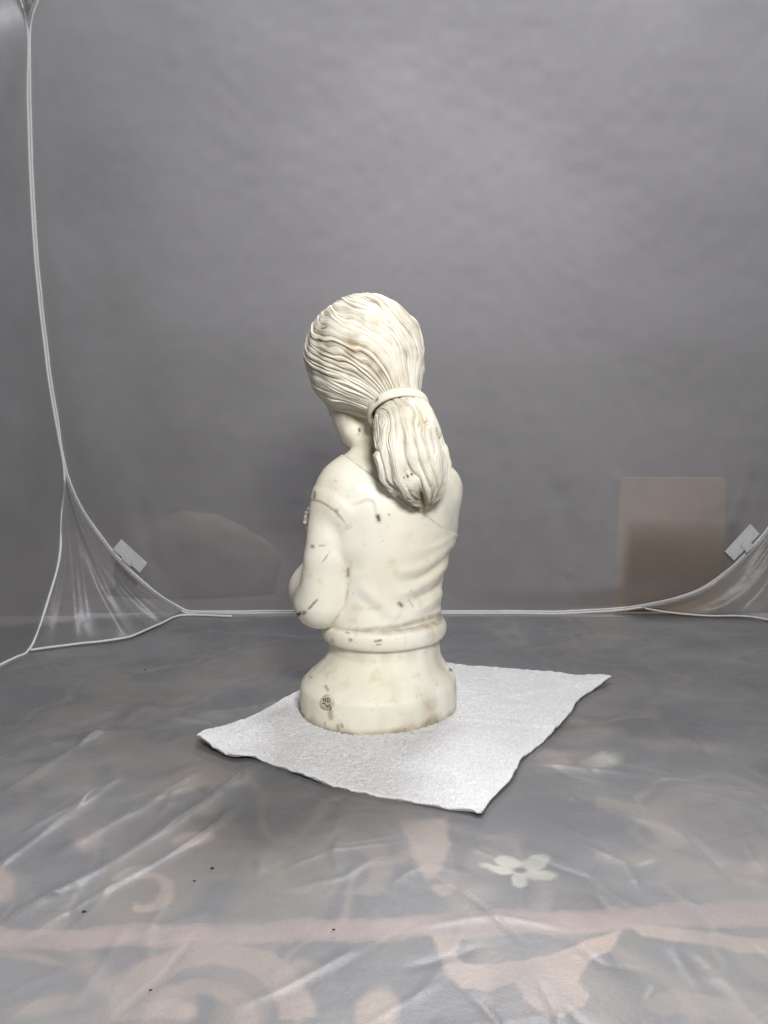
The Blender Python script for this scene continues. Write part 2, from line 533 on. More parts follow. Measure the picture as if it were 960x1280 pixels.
# ------------------------------------------------------------------ pop-up tent
tent = empty('popup_tent', 'grey translucent pop-up tent with white piped edges around the bust', 'tent', (0, YW, 0))


def panel_from_rim(name, rim, depth_dir, loops, relief, parent, mat):
    """sheet inside a closed rim; relief(points) pushes it along depth_dir"""
    rim = np.asarray(rim); n = len(rim); c = rim.mean(0)
    t = np.linspace(0, 1, loops)[1:]
    co = np.vstack([c[None]] + [c + (rim - c) * k for k in t])
    edge = np.r_[0, np.repeat(t, n)]
    co = co + np.asarray(depth_dir)[None] * (relief(co) * sstep(1.0, .93, edge))[:, None]
    f = [(0, 1 + i, 1 + (i + 1) % n) for i in range(n)]
    for k in range(loops - 2):
        a = 1 + k * n; b = a + n
        f += [(a + i, b + i, b + (i + 1) % n, a + (i + 1) % n) for i in range(n)]
    return under(mesh_obj(name, co, f, mat), parent)


def binding(path, side, parent, r=.0033):
    """white piping: two rounded cords sewn side by side"""
    path = np.asarray(path); side = np.asarray(side, float)
    tan = np.gradient(path, axis=0); tan /= np.linalg.norm(tan, axis=1, keepdims=True)
    w = np.cross(tan, side); w /= np.linalg.norm(w, axis=1, keepdims=True)
    path = path + side * (.0006 * vnoise(path * 30, 201))[:, None] + w * (.0009 * vnoise(path * 22, 202) + .0004 * vnoise(path * 70, 203))[:, None]
    a = under(sweep('edge_binding', path + w * r * .6, r * .9, r * .8, M_BIND, side), parent)
    under(sweep('edge_binding', path - w * r * .75 - side * r * .3, r * .6, r * .6, M_BIND, side), parent)
    return a


YR = YW - .002
left_seam = [(30, -4), (36, 36), (36, 120), (40, 240), (47, 340), (58, 440), (69, 515), (82, 590)]
rim_px = [(120, -112), (70, -62), (46, -2)] + left_seam[1:] + [(104, 640), (140, 690), (180, 730), (218, 757), (255, 767)] + \
    [(400, 769), (600, 768), (740, 764), (800, 758), (860, 744), (905, 718), (940, 686), (968, 650), (998, 580), (1018, 480),
     (1026, 300), (1026, 60), (1010, -40), (950, -110), (850, -135), (500, -140), (220, -138), (120, -112)]
rim = smooth_line([P(u, v, YR) for u, v in rim_px], 420)[:-1]
rim[:, 2] = np.maximum(rim[:, 2], .002)


def back_relief(co):
    p2 = co[:, [0, 2]]; uvp = to_px(co)
    r = .010 * vnoise(p2 * 2.2, 41) + .003 * vnoise(p2 * 7, 42)
    low = sstep(.75, .1, co[:, 2])
    for ln, w_, a_ in (([(700, 620), (715, 680), (708, 735)], 16, .004), ([(770, 600), (735, 680), (705, 740)], 9, -.003),
                       ([(868, 620), (858, 680), (850, 720)], 3.2, .0022), ([(836, 625), (838, 670)], 3.0, .0015),
                       ([(905, 640), (900, 690), (880, 730)], 7, .003), ([(925, 620), (915, 660)], 6, -.003),
                       ([(942, 600), (935, 650)], 5, .003), ([(600, 560), (560, 680), (540, 760)], 26, .004),
                       ([(180, 640), (190, 700), (210, 745)], 10, .003), ([(250, 660), (245, 740)], 14, -.003),
                       ([(708, 722), (711, 735)], 3, .004), ([(540, 60), (700, 210), (900, 320)], 70, .004),
                       ([(100, 300), (170, 520), (200, 640)], 45, .005), ([(840, 150), (860, 420)], 50, -.004)):
        d, s, pos = line_dist(uvp, ln)
        r -= a_ * np.exp(-(d / w_) ** 2)
    return r + .0025 * low * vnoise(p2 * [22, 8], 43) + .0006 * vnoise(p2 * 40, 44)


panel_from_rim('back_panel', rim, (0, 1, 0), 110, back_relief, tent, M_WALL)
k0 = 0
binding(np.vstack([rim, rim[:1]]), (0, -1, 0), tent)

XL = -.70
left_floor = [G(38, 811, .003), G(0, 833, .003), np.array([-.67, .9, .003]), np.array([-.70, .3, .003])]
seam3 = [P(u - 1.5, v, YR - .005) for u, v in left_seam[1:]]
apex = seam3[-1]
lrim_down = [apex, P(77, 650, 1.66), P(74, 700, 1.60), P(60, 752, 1.53)] + left_floor
lrim = smooth_line([P(-5, -70, 1.60), P(22, -10, 1.69)] + seam3 + lrim_down[1:] +
                   [np.array([-.74, .12, .25]), np.array([-.76, .08, .7]), np.array([-.76, .12, 1.2]), np.array([-.76, .4, 1.36]),
                    np.array([-.76, 1.0, 1.38]), np.array([-.755, 1.45, 1.37]), P(-5, -70, 1.60)], 420)[:-1]


def side_relief(co):
    p2 = co[:, [1, 2]]
    return .010 * vnoise(p2 * 2.5, 51) + .004 * vnoise(p2 * [9, 6], 52) + .0015 * vnoise(p2 * [30, 18], 53)


panel_from_rim('side_panel', lrim, (1, 0, 0), 80, side_relief, tent, M_WALL)
binding(np.vstack([lrim, lrim[:1]]), (1, 0, 0), tent, .0030)

# right-hand panel, mirrored beyond the frame's edge
rr = [P(1005, 560, YR - .01), P(1012, 400, YR - .01), P(1024, 60, YR - .01), np.array([.98, 1.55, 1.35]), np.array([1.0, 1.0, 1.38]),
      np.array([1.0, .4, 1.36]), np.array([1.0, .12, 1.2]), np.array([1.0, .08, .7]), np.array([.97, .12, .25]), np.array([.93, .3, .003]),
      np.array([.90, .9, .003]), np.array([.89, 1.36, .003]), np.array([.895, 1.5, .08]), P(1005, 560, YR - .01)]
rrim = smooth_line(rr, 300)[:-1]
panel_from_rim('side_panel', rrim, (1, 0, 0), 50, side_relief, tent, M_WALL)
binding(np.vstack([rrim, rrim[:1]]), (-1, 0, 0), tent, .0030)


def gusset(left, right, bottom, pleats, seed):
    """three-cornered corner piece: apex to bottom edge, with pleats that fan out from the apex"""
    n, m = 60, 70
    Lc = smooth_line(left, n); Rc = smooth_line(right, n); Bc = smooth_line(bottom, m)
    s = np.linspace(0, 1, n)[:, None, None]; t = np.linspace(0, 1, m)[None, :, None]
    co = (1 - t) * Lc[:, None] + t * Rc[:, None]
    co = co + s ** 2 * (Bc[None] - ((1 - t) * Lc[-1] + t * Rc[-1]))
    nrm = np.cross(Rc[-1] - Lc[0], Lc[-1] - Lc[0]); nrm /= np.linalg.norm(nrm)
    tt = np.broadcast_to(t[..., 0], (n, m)).ravel(); ss = np.broadcast_to(s[..., 0], (n, m)).ravel()
    a = vnoise(np.stack([tt * pleats + .25 * np.sin(ss * 4), ss * 1.3], -1), seed) + .5 * vnoise(np.stack([tt * pleats * 2.3, ss * 2.2], -1), seed + 1)
    amp = .011 * np.sin(np.pi * tt) ** .6 * np.sin(np.pi * np.clip(ss, 0, 1)) ** .5 * (.25 + ss)
    co = co.reshape(-1, 3) + nrm * (a * amp)[:, None]
    return under(mesh_obj('corner_gusset', co, grid_faces(n, m), M_GUSS), tent)


gl = [apex, P(77, 650, 1.655), P(74, 700, 1.60), P(60, 752, 1.53), G(38, 811, .003)]
gr = [apex, P(104, 640, YR - .006), P(140, 690, YR - .006), P(180, 730, YR - .006), P(228, 762, YR - .006)]
gb = [G(38, 811, .003), G(100, 803, .004), G(157, 796, .004), G(195, 781, .004), P(228, 762, YR - .006)]
gusset(gl, gr, gb, 9, 61)
binding(smooth_line([G(38, 812, .004), G(100, 804, .005), G(157, 797, .005), G(195, 782, .005), G(228, 769, .005), G(290, 770, .004)], 60), (0, 0, 1), tent, .0024)
gl2 = [P(1005, 560, YR - .006), P(968, 650, YR - .006), P(905, 718, YR - .006), P(860, 744, YR - .006), P(800, 758, YR - .006)]
gr2 = [P(1005, 560, YR - .006), np.array([.895, 1.62, .22]), np.array([.895, 1.5, .08]), np.array([.89, 1.36, .003])]
gb2 = [P(800, 758, YR - .006), G(880, 767, .004), G(960, 774, .004), np.array([.89, 1.36, .003])]
gusset(gl2, gr2, gb2, 8, 71)
binding(smooth_line([P(806, 760, YR - .004), G(835, 765, .006), G(880, 769, .005), G(960, 774, .005), np.array([.885, 1.38, .004])], 50), (0, 0, 1), tent, .0022)
# upper corner, only its tip is in view
gt_l = [P(36, 38, YR - .01), P(22, -10, 1.69), P(-5, -70, 1.60)]
gt_r = [P(36, 38, YR - .01), P(46, -2, YR - .006), P(70, -62, YR - .006)]
gt_b = [P(-5, -70, 1.60), P(30, -75, 1.64), P(70, -62, YR - .006)]
gusset(gt_l, gt_r, gt_b, 5, 81)

# silver tape patches on the back panel


def patch(name, px, y, mat, parent, thick=.0012):
    c = np.array([P(u, v, y) for u, v in px]); n = 8
    s = np.linspace(0, 1, n)
    S, T = np.meshgrid(s, s, indexing='ij'); S = S.ravel()[:, None]; T = T.ravel()[:, None]
    g = (1 - S) * ((1 - T) * c[0] + T * c[3]) + S * ((1 - T) * c[1] + T * c[2])
    nz = .0012 * vnoise(g[:, [0, 2]] * 60, 77)
    front = g + np.array([0, -1, 0]) * (thick + nz[:, None]); back = g + np.array([0, 1, 0]) * thick
    f = grid_faces(n, n); off = n * n
    faces = [tuple(x) for x in f] + [tuple(x[::-1] + off) for x in f]
    loop = [i * n for i in range(n)] + [(n - 1) * n + j for j in range(1, n)] + [i * n + n - 1 for i in range(n - 2, -1, -1)] + list(range(n - 2, 0, -1))
    for a, b in zip(loop, loop[1:] + loop[:1]): faces.append((a, a + off, b + off, b))
    return under(mesh_obj(name, np.vstack([front, back]), faces, mat, smooth=False), parent)


tp = tag(patch('tape_patch', [(151.5, 674), (184, 704), (175, 716), (141.5, 686)], YR - .012, M_TAPE, tent), 'silver tape patch by the left corner piece')
patch('tape_tab', [(155, 693), (165, 702), (163, 708), (152, 698)], YR - .0155, M_TAPE, tent)
tag(patch('tape_patch', [(938, 655), (949, 667), (917.5, 700.5), (906, 689.5)], YR - .012, M_TAPE, tent), 'silver tape patch with a square tab')
patch('tape_tab', [(933, 674), (943, 682), (934, 691), (926, 682)], YR - .0155, M_TAPE, tent)

# things outside the tent that show through its wall
cb = empty('flattened_carton', 'flattened tan cardboard carton leaning behind the translucent tent wall', 'carton', (P(835, 680, 1.755)[0], 1.755, 0))
tl = P(776, 597, 1.76); br = P(897, 752, 1.76)
bx0, bx1, bz1 = tl[0], br[0], tl[2]
for k_, (y0_, dz_, dx_) in enumerate(((1.757, 0, 0), (1.7625, -.006, .004))):
    pc = box('panel', bx0 + dx_, bx1 + dx_ * 2, y0_, y0_ + .0045, -.006, bz1 + dz_, M_CARD); under(pc, cb)
    for v_ in pc.data.vertices:                              # cut edges are never quite straight
        v_.co.x += .006 * (v_.co.z < .1) * (-1 if v_.co.x < .6 else 1)
bgc = P(238, 700, 1.93)
nu, nv = 64, 40
U, V = np.meshgrid(np.linspace(0, 2 * np.pi, nu, endpoint=False), np.linspace(0, 1, nv), indexing='ij')
prof = np.sin(np.clip(V, 0, 1) * np.pi * .5 + .0) ** .6
rad = np.cos(V * np.pi / 2) ** .45
bco = np.stack([.21 * rad * np.sign(np.cos(U)) * np.abs(np.cos(U)) ** .8, .10 * rad * np.sign(np.sin(U)) * np.abs(np.sin(U)) ** .8, .185 * V ** .9], -1).reshape(-1, 3)
bco += (.024 * vnoise(bco * 9, 91) + .010 * vnoise(bco * 22, 92))[:, None] * np.array([1, 1, .6])
bag = tag(mesh_obj('canvas_bag', bco + [0, 0, .001], grid_faces(nu, nv, True), M_BAG),
          'low brown canvas bag slumped behind the translucent tent wall', 'bag')
bag.location = (bgc[0], 2.02, -.005)

# ------------------------------------------------------------------ towel
n1, n2 = 260, 230
cL, cF, cR, cB = G(247, 931), G(602, 1021), G(763, 853), G(478, 822)
S, T = np.meshgrid(np.linspace(0, 1, n1), np.linspace(0, 1, n2), indexing='ij'); S = S.ravel(); T = T.ravel()
e1 = smooth_line([G(247, 931), G(290, 950), G(322, 952), G(400, 981), G(500, 1003), G(602, 1021)], n1)      # L -> F
e2 = smooth_line([G(602, 1021), G(612, 1004), G(640, 975), G(652, 951), G(690, 918), G(712, 893), G(728, 872), G(763, 853)], n2)   # F -> R
e3 = smooth_line([G(478, 822), G(572, 833), G(660, 842), G(702, 846), G(763, 853)], n1)                     # B -> R
e4 = smooth_line([G(247, 931), G(266, 917), G(315, 898), G(375, 869), G(478, 822)], n2)                     # L -> B
i = np.repeat(np.arange(n1), n2); j = np.tile(np.arange(n2), n1)
s_, t_ = S[:, None], T[:, None]
tco = (1 - t_) * e1[i] + t_ * e3[i] + (1 - s_) * e4[j] + s_ * e2[j] - ((1 - s_) * (1 - t_) * cL + s_ * (1 - t_) * cF + s_ * t_ * cR + (1 - s_) * t_ * cB)
edge = np.minimum(np.minimum(S, 1 - S), np.minimum(T, 1 - T))
tz = .0058 + .0030 * vnoise(tco[:, :2] * 9, 101) + .0020 * vnoise(tco[:, :2] * 22, 102) + .0008 * vnoise(tco[:, :2] * 55, 103)
tuv = to_px(tco)
for ln, w_, a_ in (([(560, 900), (630, 908), (704, 916)], .006, .0035), ([(580, 880), (680, 865), (745, 856)], .012, .002),
                   ([(300, 925), (340, 905), (380, 885)], .012, .002), ([(520, 990), (560, 950), (600, 910)], .014, .0018)):
    d, s, pos = line_dist(tco[:, :2], [G(*x)[:2] for x in ln])
    tz += a_ * np.exp(-(d / w_) ** 2)
for c, r_, a_ in ((cL, .035, .006), (cR, .04, .006), (cF, .02, .003), (G(305, 952), .02, .003), (G(640, 972), .012, .004), (G(720, 885), .015, .004)):
    tz += a_ * np.exp(-((tco[:, :2] - c[:2]) ** 2).sum(1) / r_ ** 2)
dB = np.linalg.norm((tco[:, :2] - [-.005, YB - .013]), axis=1)
tz = tz * (1 - .62 * np.exp(-(dB / .132) ** 8))
pile = rng.normal(0, 1, len(tz)).clip(-2, 2) * .0008 * sstep(0.0, .02, edge)
tco[:, 2] = tz + pile + .0004
bot = tco.copy(); bot[:, 2] = np.maximum(tz - .0042, .0008)
f = grid_faces(n1, n2)
loop = np.r_[np.arange(n1) * n2, (n1 - 1) * n2 + np.arange(1, n2), (np.arange(n1 - 2, -1, -1)) * n2 + n2 - 1, np.arange(n2 - 2, 0, -1)]
lo2 = np.roll(loop, -1); off = len(tco)
faces = np.vstack([f, f[:, ::-1] + off, np.stack([loop, loop + off, lo2 + off, lo2], -1)])
towel = empty('towel', 'white terry towel spread on the floor under the bust', 'towel', (0.03, 1.1, 0))
under(mesh_obj('terry_cloth', np.vstack([tco, bot]), faces, M_TOWEL), towel)
tz3 = tco.copy(); tz3[:, 2] = np.maximum(tz - .0012, .0022)
for e in (loop[:n1], loop[n1 - 1:n1 + n2 - 1], loop[n1 + n2 - 2:2 * n1 + n2 - 2], np.r_[loop[2 * n1 + n2 - 3:], loop[:1]]):
    pth = tz3[e].copy(); pth += (vnoise(pth * 140, 105) * .0009 + vnoise(pth * 60, 106) * .0006)[:, None]; pth[:, :2] += rng.normal(0, .00025, (len(pth), 2))
    under(sweep('hem', pth, .0017, .0015, M_HEM, (0, 0, 1)), towel)

# ------------------------------------------------------------------ bust
bust = empty('marble_bust', 'cream marble bust of a girl with a ponytail, seen from behind', 'bust', (-.005, YB, 0.0015))
ZB = .0015
TH = math.radians(39); CT, ST = math.cos(TH), math.sin(TH)

MARKS = [  # u0, v0, u1, v1, half width, darkness (1 = black chip, below .6 = brown stain)
    (472, 645, 473.5, 650, 1.8, 1), (486, 643, 486.5, 643.5, 1.2, .5), (390, 683, 391, 683.3, 1.3, .9), (400, 682, 406, 681.5, 1.3, .45),
    (412, 690, 403, 703, 1.1, .5), (396, 750, 386, 761, .8, .85), (372, 768.5, 375, 767, 1.7, 1), (379.5, 766.5, 381, 765.5, 1.4, .9),
    (435.5, 711, 435, 720, 1.2, .8), (499, 754.5, 502, 757, 1.5, .95), (511, 750, 516, 758, 1.2, .35), (513.5, 738, 514, 738, 1.4, .35),
    (393.5, 615, 393, 622, 1.0, .9), (420, 638, 421, 638.5, 1.3, .6), (411, 637, 412, 637, 1.2, .3), (418.5, 600.5, 419, 601, 1.0, .35),
    (438, 800, 438.4, 800, 1.3, .9), (469, 801.5, 476, 800.5, 1.1, .85), (471, 806, 477, 805.5, 1.3, .45), (415, 800, 416, 802, 2.5, .4),
    (412.5, 889, 413.5, 897, 1.6, .6), (407, 858, 410, 863, 2.2, .45), (422, 907, 423, 914, 1.1, .8), (427, 906, 428, 909, 1.0, .7),
    (406, 903, 407, 908, 1.4, .4), (563, 837.5, 569, 835.5, 1.3, .95), (505, 912, 507, 911, 1.4, .9), (387, 845, 389, 847, 1.6, .5),
    (509, 594, 510, 596, 1.3, 1), (514, 592.5, 515, 593, 1.2, .95), (505, 597, 505.5, 597, 1.0, .9), (402, 411, 408, 408.5, 1.2, .8),
    (449, 536, 449.5, 539, 1.3, 1), (448, 543, 448.4, 543.5, 1.1, .8), (470, 501, 472, 499.5, 1.2, 1), (378, 893, 380, 897, 1.4, .8),
    (402, 875, 404, 878, 2, .3), (433, 790, 436, 791, 1.0, .8), (466, 560, 466.3, 566, 1.1, .8), (464, 530, 465, 545, 1.0, .6),
    (423, 452, 428, 453, .9, .35), (427, 462, 433, 465, .9, .3), (544, 640, 545, 641, 1, .3), (534, 700, 535, 701, 1.0, .25),
    (455, 680, 456, 681, .9, .25), (520, 870, 522, 871, 1.0, .3), (470, 880, 472, 882, 1.2, .2), (545, 855, 547, 857, 1.0, .35),
]


def paint(co, nrm, extra=None):
    uvp = to_px(co); view = co - EYE; view /= np.linalg.norm(view, axis=1, keepdims=True)
    near = (nrm * view).sum(1) < .25
    stain_shade = np.zeros(len(co)) if extra is None else extra.copy(); mark = np.zeros(len(co))
    for u0, v0, u1, v1, w, s in MARKS:
        m = near & (np.abs(uvp[:, 0] - (u0 + u1) / 2) < 16) & (np.abs(uvp[:, 1] - (v0 + v1) / 2) < 16)
        if not m.any(): continue
        d, _, _ = line_dist(uvp[m], [(u0, v0), (u1 + 1e-3, v1)])
        g = sstep(w * 1.35, w * .2, d + .7 * vnoise(uvp[m] * .9, 7))
        if s >= .6: mark[m] = np.maximum(mark[m], g * (s ** 3)); stain_shade[m] = np.maximum(stain_shade[m], sstep(w * 3.2, w, d) * .5)
        else: stain_shade[m] = np.maximum(stain_shade[m], g * s * 1.6)
    return {'stain_shade': np.clip(stain_shade, 0, 1), 'mark': np.clip(mark, 0, 1)}


def zrow(v): return P(478, v, YB)[2]


# --- socle: oval moulded base with its rolled rim
prof = [(-1, 60), (0, 94), (.002, 96.5), (.006, 97.6), (zrow(862), 98.2), (zrow(850), 98), (zrow(846), 96.8), (zrow(842), 94), (zrow(836), 88),
        (zrow(829), 80.5), (zrow(821), 74), (zrow(813), 70.6), (zrow(806), 69.3), (zrow(801), 69.4), (zrow(798), 70.5), (zrow(796.5), 73),
        (zrow(794), 76), (zrow(789), 78), (zrow(783), 78.3), (zrow(778), 76.8), (zrow(774.5), 73.5), (zrow(773), 69), (zrow(772), 60)]
prof[0] = (.0, 60)
pz = np.array([p[0] for p in prof]); pr = np.array([p[1] for p in prof])
cum = np.r_[0, np.cumsum(np.hypot(np.diff(pz), np.diff(pr) * .00114))]
k = np.linspace(0, cum[-1], 170)
prf = smooth_line(np.stack([pz * 1000, pr], -1), 190); zz = prf[:, 0] / 1000; rr_ = prf[:, 1]
zz = np.clip(zz, 0, None)
nu = 300
ang = np.linspace(0, 2 * np.pi, nu, endpoint=False)
ZT = zrow(783)
cxs = np.interp(zz, [0, zrow(845), zrow(810), ZT], [B(474.5, 880)[0], B(474, 845)[0], B(481, 810)[0], B(481, 785)[0]])
rho = .90


def oval(hw):                                              # hw: half width as seen; long axis along the shoulders
    a = hw / math.sqrt(CT ** 2 + rho ** 2 * ST ** 2); return a, a * rho


A_, B_ = oval(rr_ * YB / F_PX * 1.014)
cys = YB + np.interp(zz, [0, zrow(845), zrow(810)], [-.015, -.012, 0])
X = A_[None] * np.cos(ang)[:, None]; Yv = B_[None] * np.sin(ang)[:, None]
sco = np.stack([cxs[None] + X * CT - Yv * ST, cys[None] + X * ST + Yv * CT, np.broadcast_to(zz, X.shape) + ZB], -1).reshape(-1, 3)
f = grid_faces(nu, len(zz), True)
nr = normals(sco, f)
sco += nr * (.0011 * vnoise(sco * 22, 111) + .0005 * vnoise(sco * 60, 112))[:, None]
zl = sco[:, 2] - ZB
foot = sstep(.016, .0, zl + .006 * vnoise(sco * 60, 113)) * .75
foot += .45 * sstep(.004, 0, np.abs(zl - zrow(797))) + .5 * sstep(.006, 0, np.abs(zl - zrow(772.5)))  # brown bands below and above the rim
foot += .35 * np.clip(vnoise(sco * 30, 115) - .25, 0, 1) + .22 * np.clip(vnoise(sco * [60, 60, 12], 116), 0, 1)
cap = len(sco)
sco = np.vstack([sco, [[cxs[0], YB - .013, ZB], [cxs[-1], YB, zz[-1] + ZB]]])
faces = [tuple(x) for x in f]
m_ = len(zz)
faces += [(((a + 1) % nu) * m_, a * m_, cap) for a in range(nu)] + [(a * m_ + m_ - 1, ((a + 1) % nu) * m_ + m_ - 1, cap + 1) for a in range(nu)]
nr = np.vstack([nr, [[0, 0, -1], [0, 0, 1]]])
under(mesh_obj('socle', sco, faces, M_MARBLE, attrs=paint(sco, nr, np.r_[np.clip(foot, 0, .8), 0, 0])), bust)


# --- body: a distance field turned into one continuous mesh
def surface_nets(fv, org, hh):
    nx, ny, nz = fv.shape; ins_ = fv < 0
    c = [(a, b, d) for a in (0, 1) for b in (0, 1) for d in (0, 1)]
    sl = lambda a, n: slice(a, n - 1 + a)
    cnt = sum(ins_[sl(a, nx), sl(b, ny), sl(d, nz)].astype(np.int8) for a, b, d in c)
    act = (cnt > 0) & (cnt < 8); cell = np.argwhere(act)
    idx = np.full(act.shape, -1, np.int64); idx[act] = np.arange(len(cell))
    ps = np.zeros((len(cell), 3)); wt = np.zeros(len(cell))
    for p_ in range(8):
        for q_ in range(p_ + 1, 8):
            a = np.array(c[p_]); b = np.array(c[q_])
            if np.abs(a - b).sum() != 1: continue
            fa = fv[tuple((cell + a).T)]; fb = fv[tuple((cell + b).T)]; m = (fa < 0) != (fb < 0)
            t = np.where(m, fa / (fa - fb + 1e-20), 0)
            ps[m] += (a + t[:, None] * (b - a))[m]; wt[m] += 1
    co = (cell + ps / wt[:, None]) * hh + org
    quads = []
    for ax in range(3):
        a = np.take(ins_, range(0, ins_.shape[ax] - 1), ax); b = np.take(ins_, range(1, ins_.shape[ax]), ax)
        e = np.argwhere(a != b); flip = a[tuple(e.T)]
        o1, o2 = [k_ for k_ in range(3) if k_ != ax]
        ok = (e[:, o1] > 0) & (e[:, o2] > 0) & (e[:, o1] < fv.shape[o1] - 1) & (e[:, o2] < fv.shape[o2] - 1); e = e[ok]; flip = flip[ok]
        v = []
        for d1_, d2_ in ((0, 0), (1, 0), (1, 1), (0, 1)):
            ee = e.copy(); ee[:, o1] -= d1_; ee[:, o2] -= d2_; v.append(idx[tuple(ee.T)])
        qd = np.stack(v, -1)
        if ax == 1: flip = ~flip
        qd[~flip] = qd[~flip][:, ::-1]; quads.append(qd)
    return co, np.vstack(quads)


def smin(a, b, k_):
    hh = np.clip(.5 + .5 * (b - a) / k_, 0, 1); return b + (a - b) * hh - k_ * hh * (1 - hh)


HS = .0018
lo = np.array([B(345, 640)[0], YB - .135, zrow(812)]); hi = np.array([B(592, 640)[0], YB + .165, zrow(425)])
ax_ = [np.arange(lo[k_], hi[k_], HS).astype(np.float32) for k_ in range(3)]
XX, YY, ZZ = np.meshgrid(*ax_, indexing='ij')


def caps(a, ra, b, rb):
    a = np.asarray(a); b = np.asarray(b); ab = b - a
    t = np.clip(((XX - a[0]) * ab[0] + (YY - a[1]) * ab[1] + (ZZ - a[2]) * ab[2]) / (ab @ ab), 0, 1)
    return np.sqrt((XX - a[0] - t * ab[0]) ** 2 + (YY - a[1] - t * ab[1]) ** 2 + (ZZ - a[2] - t * ab[2]) ** 2) - (ra + (rb - ra) * t)


def C(u0, v0, d0, r0, u1, v1, d1_, r1):
    return caps(B(u0, v0, d0), pxr(r0, d0), B(u1, v1, d1_), pxr(r1, d1_))


def ellips(c, r, yaw=0.0, frame=None):
    if frame is None:
        ca, sa = math.cos(yaw), math.sin(yaw); frame = np.array([[ca, sa, 0], [-sa, ca, 0], [0, 0, 1]])
    x, y, z = XX - c[0], YY - c[1], ZZ - c[2]
    qs = [(x * fr_[0] + y * fr_[1] + z * fr_[2]) / r[k_] for k_, fr_ in enumerate(frame)]
    return (np.sqrt(qs[0] ** 2 + qs[1] ** 2 + qs[2] ** 2) - 1) * min(r)


rows = [(812, 482, 60), (795, 482, 66), (786, 482, 69.5), (770, 482.5, 70.5), (745, 483, 70), (720, 484, 73), (700, 485.5, 77), (680, 486, 80.5), (655, 486.5, 82.5),
        (630, 486, 84), (605, 485, 79), (590, 484, 68), (578, 483, 52), (568, 482, 30), (562, 481, 12)]
rz = np.array([zrow(r[0]) for r in rows]); o_ = np.argsort(rz)
rc = np.array([B(r[1], r[0])[0] for r in rows]); rh = np.array([pxr(r[2]) for r in rows])
rhot = .76
zc = ax_[2]
cx = np.interp(zc, rz[o_], rc[o_]); hw = np.interp(zc, rz[o_], rh[o_])
ker = np.ones(9) / 9
hw = np.convolve(np.pad(hw, 4, 'edge'), ker, 'valid'); cx = np.convolve(np.pad(cx, 4, 'edge'), ker, 'valid')
aa = hw / math.sqrt(CT ** 2 + rhot ** 2 * ST ** 2); bb_ = aa * rhot
cyz = YB + np.interp(zc, [zrow(790), zrow(690), zrow(600), zrow(560)], [0, .004, .004, .012])
dx = XX - cx; dyy = YY - cyz
U_ = (dx * CT + dyy * ST) / aa; V_ = (-dx * ST + dyy * CT) / bb_
d = (np.sqrt(U_ ** 2 + V_ ** 2) - 1) * bb_
d = d.astype(np.float32)
# shoulders, neck and chest
d = smin(d, C(532, 622, .050, 37, 538, 655, .055, 30), .03)
d = smin(d, C(436, 607, -.040, 31, 424, 628, -.040, 32), .022)
d = smin(d, C(472, 556, .004, 18, 424, 604, -.036, 20), .022)
d = smin(d, C(476, 560, .012, 24, 545, 606, .052, 26), .03)
d = smin(d, C(478, 585, .004, 30, 474, 505, .022, 19), .016)
for du, dv in ((-24, 690), (24, 690)):                       # chest, on the side away from the camera
    ctr = np.array([B(485, dv)[0] + du * .00115 * CT - .045 * ST, YB + du * .00115 * ST + .045 * CT, zrow(dv)])
    d = smin(d, ellips(ctr, (.03, .03, .033)), .02)
# left arm, bent at the elbow, forearm across the front
d = smin(d, C(414, 640, -.040, 26.5, 409, 700, -.046, 28.5), .007)
d = smin(d, C(409, 700, -.046, 28.5, 403.5, 753, -.042, 32), .005)
arm2 = C(396, 752, -.020, 29, 391, 735, .030, 27)
d = smin(d, arm2, .02)
d = smin(d, C(391, 735, .030, 27, 410, 690, .085, 21), .016)
d = smin(d, C(410, 690, .085, 21, 440, 668, .105, 16), .012)
hand = C(440, 668, .105, 15, 468, 652, .105, 13)
d = smin(d, hand, .008)
for kf in range(4):                                         # fingers laid on the chest
    d = smin(d, C(462 + kf * 1.5, 640 + kf * 9, .105, 4.6, 488 + kf, 634 + kf * 9, .098, 3.8), .003)
d = smin(d, C(448, 655, .110, 4.8, 462, 634, .112, 4.0), .003)
# right arm close to the body on the far side
d = smin(d, C(538, 640, .060, 27, 527, 700, .085, 23), .012)
d = smin(d, C(527, 700, .085, 23, 500, 705, .115, 18), .014)
# head under the hair: skull, face and features turned down to the left
HC = B(456, 446, .006)
fdir = np.array([-.60, .70, -.38]); fdir /= np.linalg.norm(fdir)
fs = np.cross(fdir, [0, 0, 1]); fs /= np.linalg.norm(fs); fu = np.cross(fs, fdir)
frm = np.array([fs, fdir, fu])


def H(s_, f_, u_): return HC + np.array([-.004, .014, -.003]) + fs * s_ + fdir * f_ + fu * u_


d = smin(d, ellips(HC + fdir * .006, (.066, .074, .072), frame=frm), .01)
d = smin(d, ellips(H(.004, .034, -.040), (.043, .044, .062), frame=frm), .016)
d = smin(d, caps(H(0, .050, -.102), .014, H(0, .042, -.080), .022), .016)          # chin
for sg in (-1, 1):
    d = smin(d, caps(H(sg * .027, .040, -.052), .016, H(sg * .017, .046, -.098), .014), .016)   # jaw
    d = smin(d, caps(H(sg * .028, .024, -.040), .014, H(sg * .024, .030, -.096), .012), .012)
    d = np.maximum(d, -(ellips(H(sg * .024, .083, -.018), (.013, .010, .008), frame=frm)))         # eye socket
    d = smin(d, ellips(H(sg * .024, .073, -.018), (.011, .008, .0075), frame=frm), .003)
    d = smin(d, caps(H(sg * .036, .066, -.006), .006, H(sg * .012, .076, -.004), .006), .008)       # brow
d = smin(d, caps(H(0, .076, -.012), .006, H(0, .091, -.044), .008), .008)          # nose
d = smin(d, caps(H(-.012, .078, -.064), .0045, H(.012, .078, -.064), .0045), .005)
